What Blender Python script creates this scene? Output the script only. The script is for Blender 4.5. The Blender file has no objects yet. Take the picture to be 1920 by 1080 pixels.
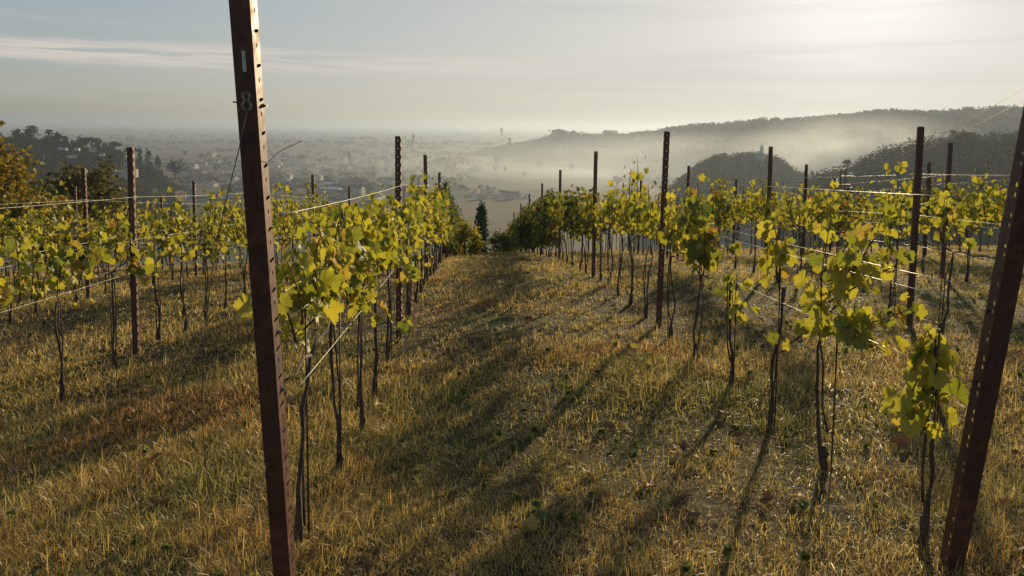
import bpy, math, random
import numpy as np
from mathutils import Matrix, Vector

R = math.radians
SC = bpy.context.scene
COL = SC.collection

# ------------------------------------------------------------------ camera
FOC, CX, CY = 1397.0, 960.0, 360.0          # photograph's focal length and principal point, in its pixels
PITCH, ROLL = R(5.02), R(0.72)
cam_d = bpy.data.cameras.new('camera')
cam = bpy.data.objects.new('camera', cam_d)
COL.objects.link(cam)
CAM_M = Matrix.Rotation(math.pi/2 - PITCH, 4, 'X') @ Matrix.Rotation(ROLL, 4, 'Z')
cam.matrix_world = CAM_M
cam_d.sensor_width = 36
cam_d.lens = 36*FOC/1920
cam_d.shift_y = (CY-540)/1920
cam_d.clip_start = 0.05
cam_d.clip_end = 60000
SC.camera = cam

# ------------------------------------------------------------------ sun and sky
SUN_AZ, SUN_EL = R(24.6), R(12.0)           # azimuth clockwise from +Y
SUN_DIR = Vector((math.sin(SUN_AZ)*math.cos(SUN_EL), math.cos(SUN_AZ)*math.cos(SUN_EL), math.sin(SUN_EL)))
sl = bpy.data.lights.new('sun', 'SUN')
sl.energy = 4.0
sl.angle = R(1.2)
sl.color = (1.0, 0.80, 0.50)
so = bpy.data.objects.new('sun', sl)
so.rotation_euler = SUN_DIR.to_track_quat('Z', 'Y').to_euler()
COL.objects.link(so)

SC.view_settings.view_transform = 'Standard'
SC.view_settings.look = 'None'
SC.view_settings.gamma = 1
SC.view_settings.exposure = 0.62

world = bpy.data.worlds.new('World')
SC.world = world
world.use_nodes = True


class NT:
    """tiny node-tree writer"""
    def __init__(s, tree):
        s.t = tree
        tree.nodes.clear()

    def n(s, kind, **kw):
        nd = s.t.nodes.new(kind)
        for k, v in kw.items():
            setattr(nd, k, v)
        return nd

    def put(s, sock, v):
        if hasattr(v, 'is_linked'):
            s.t.links.new(v, sock)
        else:
            sock.default_value = v

    def math(s, op, a, b=0.0, c=0.0, clamp=False):
        nd = s.n('ShaderNodeMath', operation=op, use_clamp=clamp)
        for i, v in enumerate((a, b, c)):
            s.put(nd.inputs[i], v)
        return nd.outputs[0]

    def ramp(s, fac, stops, interp='LINEAR'):
        nd = s.n('ShaderNodeValToRGB')
        nd.color_ramp.interpolation = interp
        els = nd.color_ramp.elements
        while len(els) < len(stops):
            els.new(0.5)
        for e, (p, c) in zip(els, stops):
            e.position = p
            e.color = (c[0], c[1], c[2], 1) if hasattr(c, '__len__') else (c, c, c, 1)
        s.put(nd.inputs[0], fac)
        return nd.outputs[0]

    def mix(s, fac, a, b, blend='MIX'):
        nd = s.n('ShaderNodeMix', data_type='RGBA', blend_type=blend)
        s.put(nd.inputs[0], fac)
        for sock, v in ((nd.inputs[6], a), (nd.inputs[7], b)):
            s.put(sock, v if hasattr(v, 'is_linked') else (v[0], v[1], v[2], 1))
        return nd.outputs[2]

    def noise(s, vec, scale, detail=4, rough=.55, dist=0.0):
        nd = s.n('ShaderNodeTexNoise')
        if vec is not None:
            s.put(nd.inputs['Vector'], vec)
        nd.inputs['Scale'].default_value = scale
        nd.inputs['Detail'].default_value = detail
        nd.inputs['Roughness'].default_value = rough
        nd.inputs['Distortion'].default_value = dist
        return nd.outputs[0]

    def xyz(s, x, y, z=0.0):
        nd = s.n('ShaderNodeCombineXYZ')
        for i, v in enumerate((x, y, z)):
            s.put(nd.inputs[i], v)
        return nd.outputs[0]


def smooth(nt, v, lo, hi):
    nd = nt.n('ShaderNodeMapRange', interpolation_type='SMOOTHSTEP')
    nt.put(nd.inputs[0], v)
    nd.inputs[1].default_value = lo
    nd.inputs[2].default_value = hi
    return nd.outputs[0]


w = NT(world.node_tree)
sky = w.n('ShaderNodeTexSky', sky_type='NISHITA')
sky.sun_disc = False
sky.sun_elevation = SUN_EL
sky.sun_rotation = SUN_AZ
sky.altitude = 100
sky.air_density = 1.0
sky.dust_density = 1.6
sky.ozone_density = 1.2
gen = w.n('ShaderNodeTexCoord').outputs['Generated']
sep = w.n('ShaderNodeSeparateXYZ')
w.put(sep.inputs[0], gen)
az = w.math('MULTIPLY', w.math('ARCTAN2', sep.outputs[0], sep.outputs[1]), 57.2958)
el = w.math('MULTIPLY', w.math('ARCSINE', sep.outputs[2]), 57.2958)
# long streaks of high cloud: a band about five degrees up, thinning out past the middle of the view
tilt = w.math('ADD', el, w.math('MULTIPLY', az, 0.004))
wob = w.noise(w.xyz(w.math('MULTIPLY', az, .05), w.math('MULTIPLY', tilt, .25)), 1.0, 3)
tl2 = w.math('ADD', tilt, w.math('MULTIPLY', w.math('SUBTRACT', wob, .5), 1.1))
fine = w.noise(w.xyz(w.math('MULTIPLY', az, .11), w.math('MULTIPLY', tl2, 2.6), 3.3), 1.0, 8, .66, .5)
off = w.math('ABSOLUTE', w.math('SUBTRACT', tl2, 4.45))
band = w.math('SUBTRACT', 1.0, smooth(w, off, 0.25, 1.05))
ends = w.math('SUBTRACT', 1.0, smooth(w, az, 4.0, 11.0))
m1 = w.math('MULTIPLY', w.math('MULTIPLY', band, ends), smooth(w, fine, .35, .58))
# faint veil of thin cloud over everything
veil = w.noise(w.xyz(w.math('MULTIPLY', az, .035), w.math('MULTIPLY', tilt, .62), 9.1), 1.0, 5, .6, .3)
m2 = w.math('MULTIPLY', smooth(w, veil, .40, .74), .36)
# thin high haze evens the clear sky out: brightness levels off towards the sun
gv = w.n('ShaderNodeVectorMath', operation='MULTIPLY'); w.put(gv.inputs[0], sky.outputs[0]); gv.inputs[1].default_value = (1.28, 1.54, 1.92)
dv = w.n('ShaderNodeVectorMath', operation='DIVIDE'); w.put(dv.inputs[0], gv.outputs[0]); dv.inputs[1].default_value = (5.9, 5.8, 5.55)
av = w.n('ShaderNodeVectorMath', operation='ADD'); w.put(av.inputs[0], dv.outputs[0]); av.inputs[1].default_value = (1, 1, 1)
qv = w.n('ShaderNodeVectorMath', operation='DIVIDE'); w.put(qv.inputs[0], gv.outputs[0]); w.put(qv.inputs[1], av.outputs[0])
low = w.math('MULTIPLY', w.math('SUBTRACT', 1.0, smooth(w, el, .2, 7.0)), w.math('MULTIPLY_ADD', smooth(w, az, -32, 24), .40, .04))
warm = w.mix(low, qv.outputs[0], (4.3, 3.85, 3.2))
# aureole round the veiled sun
dt = w.n('ShaderNodeVectorMath', operation='DOT_PRODUCT'); w.put(dt.inputs[0], gen); dt.inputs[1].default_value = SUN_DIR
glow = w.math('POWER', w.math('MAXIMUM', dt.outputs['Value'], 0.0), 120.0)
base = w.mix(w.math('MULTIPLY', glow, .6), warm, (9.5, 9.1, 8.2))
c1 = w.mix(m2, base, (3.9, 3.85, 3.7))
c2 = w.mix(w.math('MULTIPLY', m1, .9), c1, (5.0, 4.55, 4.05))
bg = w.n('ShaderNodeBackground')
w.put(bg.inputs[0], c2)
bg.inputs[1].default_value = 0.09
w.t.links.new(bg.outputs[0], w.n('ShaderNodeOutputWorld').inputs[0])


# ------------------------------------------------------------------ helpers
def tag(o, label=None, cat=None, group=None, kind=None):
    if label: o['label'] = label
    if cat: o['category'] = cat
    if group: o['group'] = group
    if kind: o['kind'] = kind
    return o


def ray(px, py):
    """direction through a photograph pixel"""
    return (CAM_M.to_3x3() @ Vector(((px-CX)/FOC, -(py-CY)/FOC, -1.0)))


def at(px, py, d):
    """the point on that ray d metres ahead (along +Y)"""
    r = ray(px, py)
    return r*(d/r.y)


def project(p):
    q = CAM_M.inverted() @ Vector(p)
    if q.z >= -0.05: return None
    return (CX + FOC*q.x/-q.z, CY - FOC*q.y/-q.z)


def mesh_np(name, V, faces_by_n, mat, smooth_shade=False, colors=None):
    """mesh from numpy verts and a list of (n, index array) face blocks"""
    me = bpy.data.meshes.new(name)
    V = np.asarray(V, np.float32)
    me.vertices.add(len(V))
    me.vertices.foreach_set('co', V.ravel())
    loops, starts, tot = [], [], 0
    for F in faces_by_n:
        F = np.asarray(F, np.int32)
        if len(F) == 0: continue
        k = F.shape[1]
        loops.append(F.ravel())
        starts.append(tot + np.arange(len(F))*k)
        tot += F.size
    L = np.concatenate(loops)
    S = np.concatenate(starts)
    me.loops.add(len(L))
    me.loops.foreach_set('vertex_index', L)
    me.polygons.add(len(S))
    me.polygons.foreach_set('loop_start', S.astype(np.int32))
    if colors is not None:
        ca = me.color_attributes.new('tint', 'FLOAT_COLOR', 'POINT')
        c4 = np.ones((len(V), 4), np.float32)
        c4[:, :3] = colors
        ca.data.foreach_set('color', c4.ravel())
    me.update(calc_edges=True)
    if smooth_shade:
        me.polygons.foreach_set('use_smooth', np.ones(len(S), bool))
    if mat: me.materials.append(mat)
    return me


def link(name, me, parent=None, loc=None):
    o = bpy.data.objects.new(name, me)
    COL.objects.link(o)
    if parent: o.parent = parent
    if loc is not None: o.location = loc
    return o


class MB:
    """collects shapes that become one mesh"""
    def __init__(s):
        s.v, s.f = [], []

    def add(s, vs, fs):
        b = len(s.v)
        s.v += [tuple(v) for v in vs]
        s.f += [tuple(i+b for i in f) for f in fs]

    def box(s, lo, hi):
        x0, y0, z0 = lo
        x1, y1, z1 = hi
        s.add([(x0,y0,z0),(x1,y0,z0),(x1,y1,z0),(x0,y1,z0),(x0,y0,z1),(x1,y0,z1),(x1,y1,z1),(x0,y1,z1)],
              [(0,3,2,1),(4,5,6,7),(0,1,5,4),(1,2,6,5),(2,3,7,6),(3,0,4,7)])

    def tube(s, pts, rad, sides=6, cap=True):
        pts = [Vector(p) for p in pts]
        rads = rad if hasattr(rad, '__len__') else [rad]*len(pts)
        b = len(s.v)
        for i, p in enumerate(pts):
            d = (pts[min(i+1, len(pts)-1)] - pts[max(i-1, 0)]).normalized()
            u = d.cross(Vector((0,0,1)) if abs(d.z) < .9 else Vector((0,1,0))).normalized()
            v = d.cross(u)
            for k in range(sides):
                a = 2*math.pi*k/sides
                s.v.append(tuple(p + (u*math.cos(a) + v*math.sin(a))*rads[i]))
        for i in range(len(pts)-1):
            for k in range(sides):
                k2 = (k+1) % sides
                s.f.append((b+i*sides+k, b+i*sides+k2, b+(i+1)*sides+k2, b+(i+1)*sides+k))
        if cap:
            s.f.append(tuple(b+k for k in reversed(range(sides))))
            e = b+(len(pts)-1)*sides
            s.f.append(tuple(e+k for k in range(sides)))

    def lathe(s, prof, sides=16, c=(0,0,0)):
        b = len(s.v)
        for r_, z in prof:
            for k in range(sides):
                a = 2*math.pi*k/sides
                s.v.append((c[0]+r_*math.cos(a), c[1]+r_*math.sin(a), c[2]+z))
        for i in range(len(prof)-1):
            for k in range(sides):
                k2 = (k+1) % sides
                s.f.append((b+i*sides+k, b+i*sides+k2, b+(i+1)*sides+k2, b+(i+1)*sides+k))
        s.f.append(tuple(b+k for k in reversed(range(sides))))
        e = b+(len(prof)-1)*sides
        s.f.append(tuple(e+k for k in range(sides)))

    def mesh(s, name, mat, sm=False):
        me = bpy.data.meshes.new(name)
        me.from_pydata(s.v, [], s.f)
        me.update()
        if sm: me.polygons.foreach_set('use_smooth', [True]*len(me.polygons))
        if mat: me.materials.append(mat)
        return me


def copy_tree(o, parent=None):
    c = o.copy()
    COL.objects.link(c)
    if parent: c.parent = parent
    for ch in list(o.children):
        copy_tree(ch, c)
    return c


# value noise in numpy
def vnoise(x, y, seed=0):
    x = np.asarray(x, float); y = np.asarray(y, float)
    xi, yi = np.floor(x), np.floor(y)
    fx, fy = x-xi, y-yi
    fx, fy = fx*fx*(3-2*fx), fy*fy*(3-2*fy)

    def h(i, j):
        v = np.sin(i*127.1 + j*311.7 + seed*74.7)*43758.5453
        return v-np.floor(v)
    return (h(xi,yi)*(1-fx)+h(xi+1,yi)*fx)*(1-fy) + (h(xi,yi+1)*(1-fx)+h(xi+1,yi+1)*fx)*fy


def fbm(x, y, seed=0, o=3):
    t, a, s = 0, .5, 0
    for k in range(o):
        t = t + a*vnoise(np.asarray(x)*2**k, np.asarray(y)*2**k, seed+k)
        s += a
        a *= .5
    return t/s


# ------------------------------------------------------------------ materials
def material(name):
    m = bpy.data.materials.new(name)
    m.use_nodes = True
    return m, NT(m.node_tree)


def out(nt, shader, disp=None):
    o = nt.n('ShaderNodeOutputMaterial')
    nt.t.links.new(shader, o.inputs[0])


def principled(nt, col, rough=.7, metal=0.0, spec=.4, bump=None, bstr=.3, bdist=.01):
    p = nt.n('ShaderNodeBsdfPrincipled')
    nt.put(p.inputs['Base Color'], col if hasattr(col, 'is_linked') else (*col, 1))
    nt.put(p.inputs['Roughness'], rough)
    p.inputs['Metallic'].default_value = metal
    p.inputs['Specular IOR Level'].default_value = spec
    if bump is not None:
        b = nt.n('ShaderNodeBump')
        b.inputs['Strength'].default_value = bstr
        b.inputs['Distance'].default_value = bdist
        nt.put(b.inputs['Height'], bump)
        nt.t.links.new(b.outputs[0], p.inputs['Normal'])
    return p.outputs[0]


def leafy(nt, col, trans=.5, gloss=.06, rough=.4):
    d = nt.n('ShaderNodeBsdfDiffuse'); nt.put(d.inputs[0], col)
    t = nt.n('ShaderNodeBsdfTranslucent'); nt.put(t.inputs[0], col)
    g = nt.n('ShaderNodeBsdfGlossy'); g.inputs['Roughness'].default_value = rough
    g.inputs[0].default_value = (.8, .8, .8, 1)
    a = nt.n('ShaderNodeMixShader'); a.inputs[0].default_value = trans
    nt.t.links.new(d.outputs[0], a.inputs[1]); nt.t.links.new(t.outputs[0], a.inputs[2])
    b = nt.n('ShaderNodeMixShader'); b.inputs[0].default_value = gloss
    nt.t.links.new(a.outputs[0], b.inputs[1]); nt.t.links.new(g.outputs[0], b.inputs[2])
    return b.outputs[0]


def island(nt):
    return nt.n('ShaderNodeNewGeometry').outputs['Random Per Island']


def objpos(nt):
    return nt.n('ShaderNodeTexCoord').outputs['Object']


def worldpos(nt):
    return nt.n('ShaderNodeNewGeometry').outputs['Position']


def leaf_mat(name, stops, trans=.55):
    m, nt = material(name)
    r_ = island(nt)
    base = nt.ramp(r_, stops)
    n = nt.noise(objpos(nt), 38.0, 3)
    c = nt.mix(nt.math('MULTIPLY', smooth(nt, n, .5, .75), .45), base, (.30, .19, .03))
    out(nt, leafy(nt, c, trans, .03, .45))
    return m


M_LEAF = leaf_mat('vine_leaf_yellow', [(0, (.14, .18, .02)), (.22, (.26, .27, .022)), (.5, (.44, .39, .03)),
                                       (.93, (.50, .42, .04)), (.99, (.42, .26, .04)), (1, (.34, .09, .03))])
M_LEAF_MID = leaf_mat('vine_leaf_mixed', [(0, (.10, .13, .017)), (.35, (.22, .23, .02)), (.65, (.40, .35, .03)),
                                          (.92, (.45, .32, .04)), (1, (.30, .12, .03))])
M_LEAF_GREEN = leaf_mat('vine_leaf_green', [(0, (.035, .065, .014)), (.5, (.08, .11, .016)), (.85, (.17, .18, .02)),
                                            (1, (.26, .17, .03))], .45)
M_GOLD = leaf_mat('autumn_leaf_gold', [(0, (.09, .085, .012)), (.5, (.20, .155, .018)), (.85, (.27, .18, .02)), (1, (.26, .12, .02))], .5)
M_BUSH = leaf_mat('tree_leaf_olive', [(0, (.05, .06, .016)), (.6, (.11, .105, .024)), (1, (.20, .14, .025))], .45)
M_DARK = leaf_mat('evergreen_leaf', [(0, (.012, .028, .012)), (.6, (.025, .045, .018)), (1, (.045, .06, .022))], .15)
m, nt = material('woodland_leaf')
n = nt.noise(worldpos(nt), .16, 2)
c = nt.mix(smooth(nt, n, .42, .60), (.034, .036, .016), (.066, .054, .023))
c = nt.mix(nt.math('MULTIPLY', island(nt), .5), c, (.05, .045, .018))
out(nt, leafy(nt, c, .18, 0.0, .5))
M_WOODS = m

m, nt = material('grass_blade')
at_ = nt.n('ShaderNodeAttribute', attribute_name='tint')
out(nt, leafy(nt, at_.outputs[0], .5, .04, .4))
M_GRASS = m

m, nt = material('bark')
n = nt.noise(objpos(nt), 60, 4)
out(nt, principled(nt, nt.ramp(n, [(.3, (.034, .022, .016)), (.7, (.13, .085, .055))]), .9, bump=n, bstr=.5))
M_BARK = m

m, nt = material('cane_wood')
n = nt.noise(objpos(nt), 40, 3)
out(nt, principled(nt, nt.ramp(n, [(.3, (.05, .026, .014)), (.7, (.13, .07, .03))]), .7))
M_CANE = m

m, nt = material('rusted_steel')
p = objpos(nt)
n = nt.noise(p, 22, 6, .65)
n2 = nt.noise(p, 5.0, 3)
n3 = nt.noise(p, 70, 4, .7)
c = nt.mix(smooth(nt, n2, .4, .65), nt.ramp(n, [(.25, (.06, .024, .016)), (.55, (.125, .050, .030)), (.8, (.20, .088, .048))]), (.085, .038, .030))
c = nt.mix(nt.math('MULTIPLY', smooth(nt, n3, .58, .72), .5), c, (.26, .15, .09))
c = nt.mix(nt.math('MULTIPLY', smooth(nt, nt.noise(p, 9, 3), .55, .7), .6), c, (.030, .022, .024))
out(nt, principled(nt, c, nt.ramp(n, [(.3, .42), (.7, .72)]), .25, .5, bump=n, bstr=.15, bdist=.002))
M_POST = m

m, nt = material('galvanised_wire')
out(nt, principled(nt, (.28, .275, .27), .5, 1.0))
M_WIRE = m

m, nt = material('stake_steel')
n = nt.noise(objpos(nt), 30, 3)
out(nt, principled(nt, nt.ramp(n, [(.3, (.05, .03, .022)), (.7, (.10, .06, .04))]), .6, .3))
M_STAKE = m

m, nt = material('stencil_paint')
n = nt.noise(objpos(nt), 120, 4)
out(nt, principled(nt, nt.ramp(n, [(.35, (.34, .33, .27)), (.65, (.62, .60, .50))]), .75))
M_PAINT = m
m, nt = material('stencil_paint_worn')
n = nt.noise(objpos(nt), 150, 4)
out(nt, principled(nt, nt.ramp(n, [(.35, (.16, .14, .08)), (.65, (.36, .33, .20))]), .75))
M_PAINT2 = m

# ------------------------------------------------------------------ terrain
GY = np.array([-200, -60, -10, 0, 1.5, 2.9, 4.5, 7.3, 11.4, 16, 20, 24.3, 28, 35, 50, 80, 150, 300, 480, 800, 1e6])
GZ = np.array([4, 2, -.9, -1.60, -1.68, -1.76, -1.90, -2.03, -2.36, -2.93, -3.52, -4.2, -4.85, -6.25, -10, -19, -36, -52, -55, -55, -55.])
PLAIN = -55.0


def ground_z(x, y, detail=True):
    x = np.asarray(x, float); y = np.asarray(y, float)
    # smooth the profile by averaging three lookups
    k = np.clip(np.abs(y)*.08, .4, 20)
    g = (np.interp(y-k, GY, GZ) + np.interp(y, GY, GZ)*2 + np.interp(y+k, GY, GZ))/4
    xs = x + .05*y*(y < 60)
    cross = np.where(xs > 0, .028*xs, .058*xs)
    cross = 1.6*np.tanh(cross/1.6)*np.clip(1-(y-40)/150, 0, 1)
    g = g + cross
    if detail:
        near = np.clip(1-(np.abs(y)-40)/60, 0, 1)
        g = g + near*((fbm(x*.7, y*.7, 5)-.5)*.10 + (fbm(x*2.3, y*2.3, 8)-.5)*.06)
    return np.maximum(g, PLAIN)


xs = np.concatenate([-np.geomspace(26, 15000, 44)[::-1], np.arange(-25.5, 25.6, .35), np.geomspace(26, 15000, 44)])
ys = np.concatenate([-np.geomspace(7, 200, 14)[::-1], np.arange(-6, 46, .35), np.geomspace(46.5, 15000, 70)])
X, Y = np.meshgrid(xs, ys)
Z = ground_z(X, Y)
nx, ny = len(xs), len(ys)
idx = np.arange(nx*ny).reshape(ny, nx)
F = np.stack([idx[:-1,:-1], idx[:-1,1:], idx[1:,1:], idx[1:,:-1]], -1).reshape(-1, 4)

m, nt = material('ground_soil_and_fields')
p = worldpos(nt)
sp = nt.n('ShaderNodeSeparateXYZ'); nt.put(sp.inputs[0], p)
n1 = nt.noise(p, 1.1, 5); n2 = nt.noise(p, 9, 5)
near = nt.mix(smooth(nt, n1, .4, .62), (.075, .052, .02), (.045, .05, .016))
near = nt.mix(smooth(nt, n2, .45, .7), near, (.03, .022, .010))
warp = nt.n('ShaderNodeVectorMath', operation='MULTIPLY')
nt.put(warp.inputs[0], p); warp.inputs[1].default_value = (1/150, 1/95, 0)
vo = nt.n('ShaderNodeTexVoronoi', feature='F1', distance='MANHATTAN')
vo.inputs['Scale'].default_value = 1.0
vo.inputs['Randomness'].default_value = .8
nt.put(vo.inputs['Vector'], warp.outputs[0])
sc_ = nt.n('ShaderNodeSeparateColor'); nt.put(sc_.inputs[0], vo.outputs['Color'])
fld = nt.ramp(sc_.outputs[0], [(0, (.10, .12, .045)), (.22, (.21, .15, .10)), (.45, (.07, .10, .035)), (.6, (.26, .185, .12)), (.8, (.16, .15, .06)), (1, (.19, .125, .085))], 'CONSTANT')
fn = nt.noise(p, .02, 4)
fld = nt.mix(smooth(nt, fn, .42, .62), fld, (.19, .135, .09))
fl2 = nt.noise(p, .2, 4)
fld = nt.mix(nt.math('MULTIPLY', smooth(nt, fl2, .4, .7), .4), fld, (.06, .07, .03))
fld = nt.mix(1.0, fld, (.72, .72, .70), 'MULTIPLY')
c = nt.mix(smooth(nt, sp.outputs[1], 60, 200), near, fld)
out(nt, principled(nt, c, .95, spec=.1, bump=n2, bstr=.6, bdist=.05))
g = link('ground', mesh_np('ground', np.stack([X.ravel(), Y.ravel(), Z.ravel()], 1), [F], m, True))
tag(g, kind='structure')


# ------------------------------------------------------------------ crowns of leaf-sized faces
def cards(rng, P, size, up_bias=.0, stretch=1.0):
    """one leaf-shaped (four-cornered) face at each point; random facing"""
    n = len(P)
    a = rng.normal(size=(n, 3)); a /= np.linalg.norm(a, axis=1, keepdims=True)
    b = rng.normal(size=(n, 3)); b[:, 2] -= up_bias
    b -= a*np.sum(a*b, 1, keepdims=True); b /= np.linalg.norm(b, axis=1, keepdims=True)
    c = np.cross(a, b)
    s = (size*rng.uniform(.6, 1.35, n))[:, None]
    V = np.stack([P + b*s*stretch, P + c*s*.62 + a*s*.15, P - b*s*stretch*.9, P - c*s*.62 + a*s*.15], 1)
    return V.reshape(-1, 3)


def quads(nv):
    return np.arange(nv, dtype=np.int32).reshape(-1, 4)


def crown_points(rng, n, kind, rx, rz, clumps=14, tight=.24):
    """points spread in clumps through a crown of half-width rx and height rz (base at z=0)"""
    if kind == 'round':
        u = rng.normal(size=(clumps, 3)); u /= np.linalg.norm(u, axis=1, keepdims=True)
        r_ = rng.uniform(.45, .82, (clumps, 1))
        c = u*r_*np.array([rx, rx, rz*.5]) + np.array([0, 0, rz*.5])
        sg = np.array([rx, rx, rz*.5])*(.24 if clumps < 30 else .13)
    elif kind == 'cone':
        t = rng.uniform(0, 1, clumps)**1.3
        a = rng.uniform(0, 6.283, clumps); q = rx*(1-t)*rng.uniform(.4, .95, clumps)
        c = np.stack([q*np.cos(a), q*np.sin(a), t*rz*.95], 1)
        sg = np.array([rx*.22, rx*.22, rz*.05])
    elif kind == 'column':
        t = rng.uniform(0.02, 1, clumps)
        a = rng.uniform(0, 6.283, clumps)
        q = rx*np.minimum(1, (1-t)*2.2+.12)*np.minimum(1, t*5+.4)*rng.uniform(.3, .8, clumps)
        c = np.stack([q*np.cos(a), q*np.sin(a), t*rz*.94], 1)
        sg = np.array([rx*.26, rx*.26, rz*.05])
    else:                                                             # umbrella
        a = rng.uniform(0, 6.283, clumps); q = rx*np.sqrt(rng.uniform(0, 1, clumps))
        c = np.stack([q*np.cos(a), q*np.sin(a), rz*(.85-.35*(q/rx)**2)], 1)
        sg = np.array([rx*.18, rx*.18, rz*.09])
    k = rng.integers(0, clumps, n)
    return c[k] + rng.normal(size=(n, 3))*sg


def tree(name, label, cat, loc, kind, rx, rz, trunk_h, n, card, mat, seed, group=None, clumps=16, trunk_r=None):
    rng = np.random.default_rng(seed)
    root = bpy.data.objects.new(name, None)
    COL.objects.link(root)
    root.empty_display_size = .5
    root.location = loc
    tag(root, label, cat, group)
    P = crown_points(rng, n, kind, rx, rz, clumps) + np.array([0, 0, trunk_h])
    V = cards(rng, P, np.full(n, card))
    link('crown', mesh_np(name+'_crown', V, [quads(len(V))], mat), root)
    mb = MB()
    r0 = trunk_r or max(.03, rx*.07)
    mb.tube([(0,0,-.3), (r0*.3, 0, trunk_h*.6), (0, r0*.4, trunk_h+rz*.35), (0, 0, trunk_h+rz*.75)], [r0*1.2, r0, r0*.7, r0*.25], 7)
    if kind in ('round', 'umbrella'):
        for k in range(6):
            a = k*1.05+seed
            mb.tube([(0,0,trunk_h*.75), (rx*.35*math.cos(a), rx*.35*math.sin(a), trunk_h+rz*.25), (rx*.7*math.cos(a), rx*.7*math.sin(a), trunk_h+rz*.55)],
                    [r0*.6, r0*.4, r0*.12], 5)
    link('trunk', mb.mesh(name+'_trunk', M_BARK, True), root)
    return root


# ------------------------------------------------------------------ wooded hills
m, nt = material('hill_soil')
n = nt.noise(worldpos(nt), .06, 4)
out(nt, principled(nt, nt.ramp(n, [(.35, (.035, .034, .014)), (.65, (.07, .058, .024))]), .95, spec=.1))
M_HILL = m


def hill(pts, D, front, back, base, n_trees, th, ncard, card, seed, tdepth=(-.9, .25), drop=0.0, bare=0.0):
    """a hill whose crest runs through the points seen at distance D; woods cover its near face and crest"""
    A, H, DD = [], [], []
    for pt in pts:
        px, py = pt[:2]
        r_ = ray(px, py)
        hd = math.hypot(r_.x, r_.y)
        A.append(math.atan2(r_.x, r_.y))
        DD.append(np.interp(px, D[0], D[1]) if isinstance(D, tuple) else D)
        H.append(DD[-1]*r_.z/hd - drop)
    A, H, DD = np.array(A), np.array(H), np.array(DD, float)

    def hz(a, t):
        """height at azimuth a, t = -1 (near foot) .. 0 (crest) .. 1 (far foot)"""
        h = np.interp(a, A, H)
        e = np.clip(np.minimum(a-A[0], A[-1]-a)/.02, 0, 1)
        s = np.where(t < 0, np.cos(np.clip(-t, 0, 1)*math.pi/2)**1.15, np.cos(np.clip(t, 0, 1)*math.pi/2))
        return base - 2 + (h*e + base*(1-e) - base + 2)*s

    def pos(a, t):
        d = np.interp(a, A, DD) + np.where(t < 0, t*front, t*back)
        return np.stack([d*np.sin(a), d*np.cos(a), hz(a, t)], -1)
    aa = np.linspace(A[0], A[-1], 90)
    tt = np.linspace(-1, 1, 31)
    AA, TT = np.meshgrid(aa, tt)
    P = pos(AA, TT)
    P[..., 2] += (fbm(P[...,0]/th/3, P[...,1]/th/3, seed)-.5)*th*.6
    i = np.arange(AA.size).reshape(AA.shape)
    F = np.stack([i[:-1,:-1], i[:-1,1:], i[1:,1:], i[1:,:-1]], -1).reshape(-1, 4)
    o = link('hill', mesh_np('hill', P.reshape(-1, 3), [F], M_HILL, True))
    tag(o, kind='structure')
    rng = np.random.default_rng(seed)
    a = rng.uniform(A[0]+.002, A[-1]-.002, n_trees)
    t = rng.uniform(tdepth[0], tdepth[1], n_trees)
    k = n_trees//5
    t[:k] = rng.uniform(-.06, .03, k)                                  # a closed edge of crowns along the crest
    b = pos(a, t)
    hh = th*rng.uniform(.55, 1.15, n_trees)*(0.75+.5*vnoise(b[:,0]/th/4, b[:,1]/th/4, seed+3))
    rx = hh*rng.uniform(.36, .55, n_trees)
    u = rng.normal(size=(n_trees, ncard, 3)); u /= np.linalg.norm(u, axis=2, keepdims=True)
    u *= rng.uniform(.55, 1.0, (n_trees, ncard, 1))
    C = b[:, None, :] + u*np.stack([rx, rx, hh*.5], 1)[:, None, :] + np.stack([0*hh, 0*hh, hh*.45], 1)[:, None, :]
    C = C.reshape(-1, 3)
    V = cards(rng, C, np.full(len(C), card))
    o = link('woods', mesh_np('woods', V, [quads(len(V))], M_WOODS))
    tag(o, kind='stuff')
    return pos, hz, A


# far ridge across the plain
hill([(770, 306), (850, 296), (905, 282), (960, 272), (1000, 268), (1030, 258), (1055, 251), (1090, 255), (1150, 258), (1200, 253), (1260, 243), (1330, 238), (1420, 231),
      (1510, 228), (1570, 221), (1640, 216), (1720, 216), (1810, 214), (1950, 213), (2200, 215), (2450, 225)],
     ([770, 1050, 1300, 1600, 2450], [1700, 1400, 1050, 800, 660]), 210, 260, PLAIN, 4200, 10.5, 50, 1.3, 11, drop=4.5)
# rounded wooded knoll
hill([(1225, 395), (1262, 362), (1290, 335), (1325, 311), (1352, 303), (1385, 303), (1412, 304), (1432, 308), (1452, 311), (1468, 320), (1490, 338), (1520, 346), (1560, 352), (1620, 365), (1700, 390)],
     450, 90, 110, -50, 1100, 7.5, 110, .55, 12, drop=2.0)
# the nearer wooded slope
rh_pos, rh_hz, _ = hill([(1470, 372), (1520, 352), (1560, 340), (1600, 326), (1640, 313), (1672, 302), (1705, 294), (1745, 288), (1790, 284), (1850, 281), (1905, 275), (1990, 262), (2150, 240), (2350, 225)],
     280, 90, 80, -44, 1000, 9.0, 190, .40, 13, drop=4.5)
# hill of cypresses and pines
hill([(-330, 262), (-150, 256), (-60, 256), (20, 262), (70, 266), (120, 276), (165, 281), (210, 284), (245, 298), (272, 314), (298, 332), (322, 352), (350, 376)],
     600, 170, 160, -56, 1300, 9.0, 50, 1.0, 14, drop=6.0)


def on(px, py, D):
    r_ = ray(px, py)
    return r_*(D/math.hypot(r_.x, r_.y))


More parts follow.
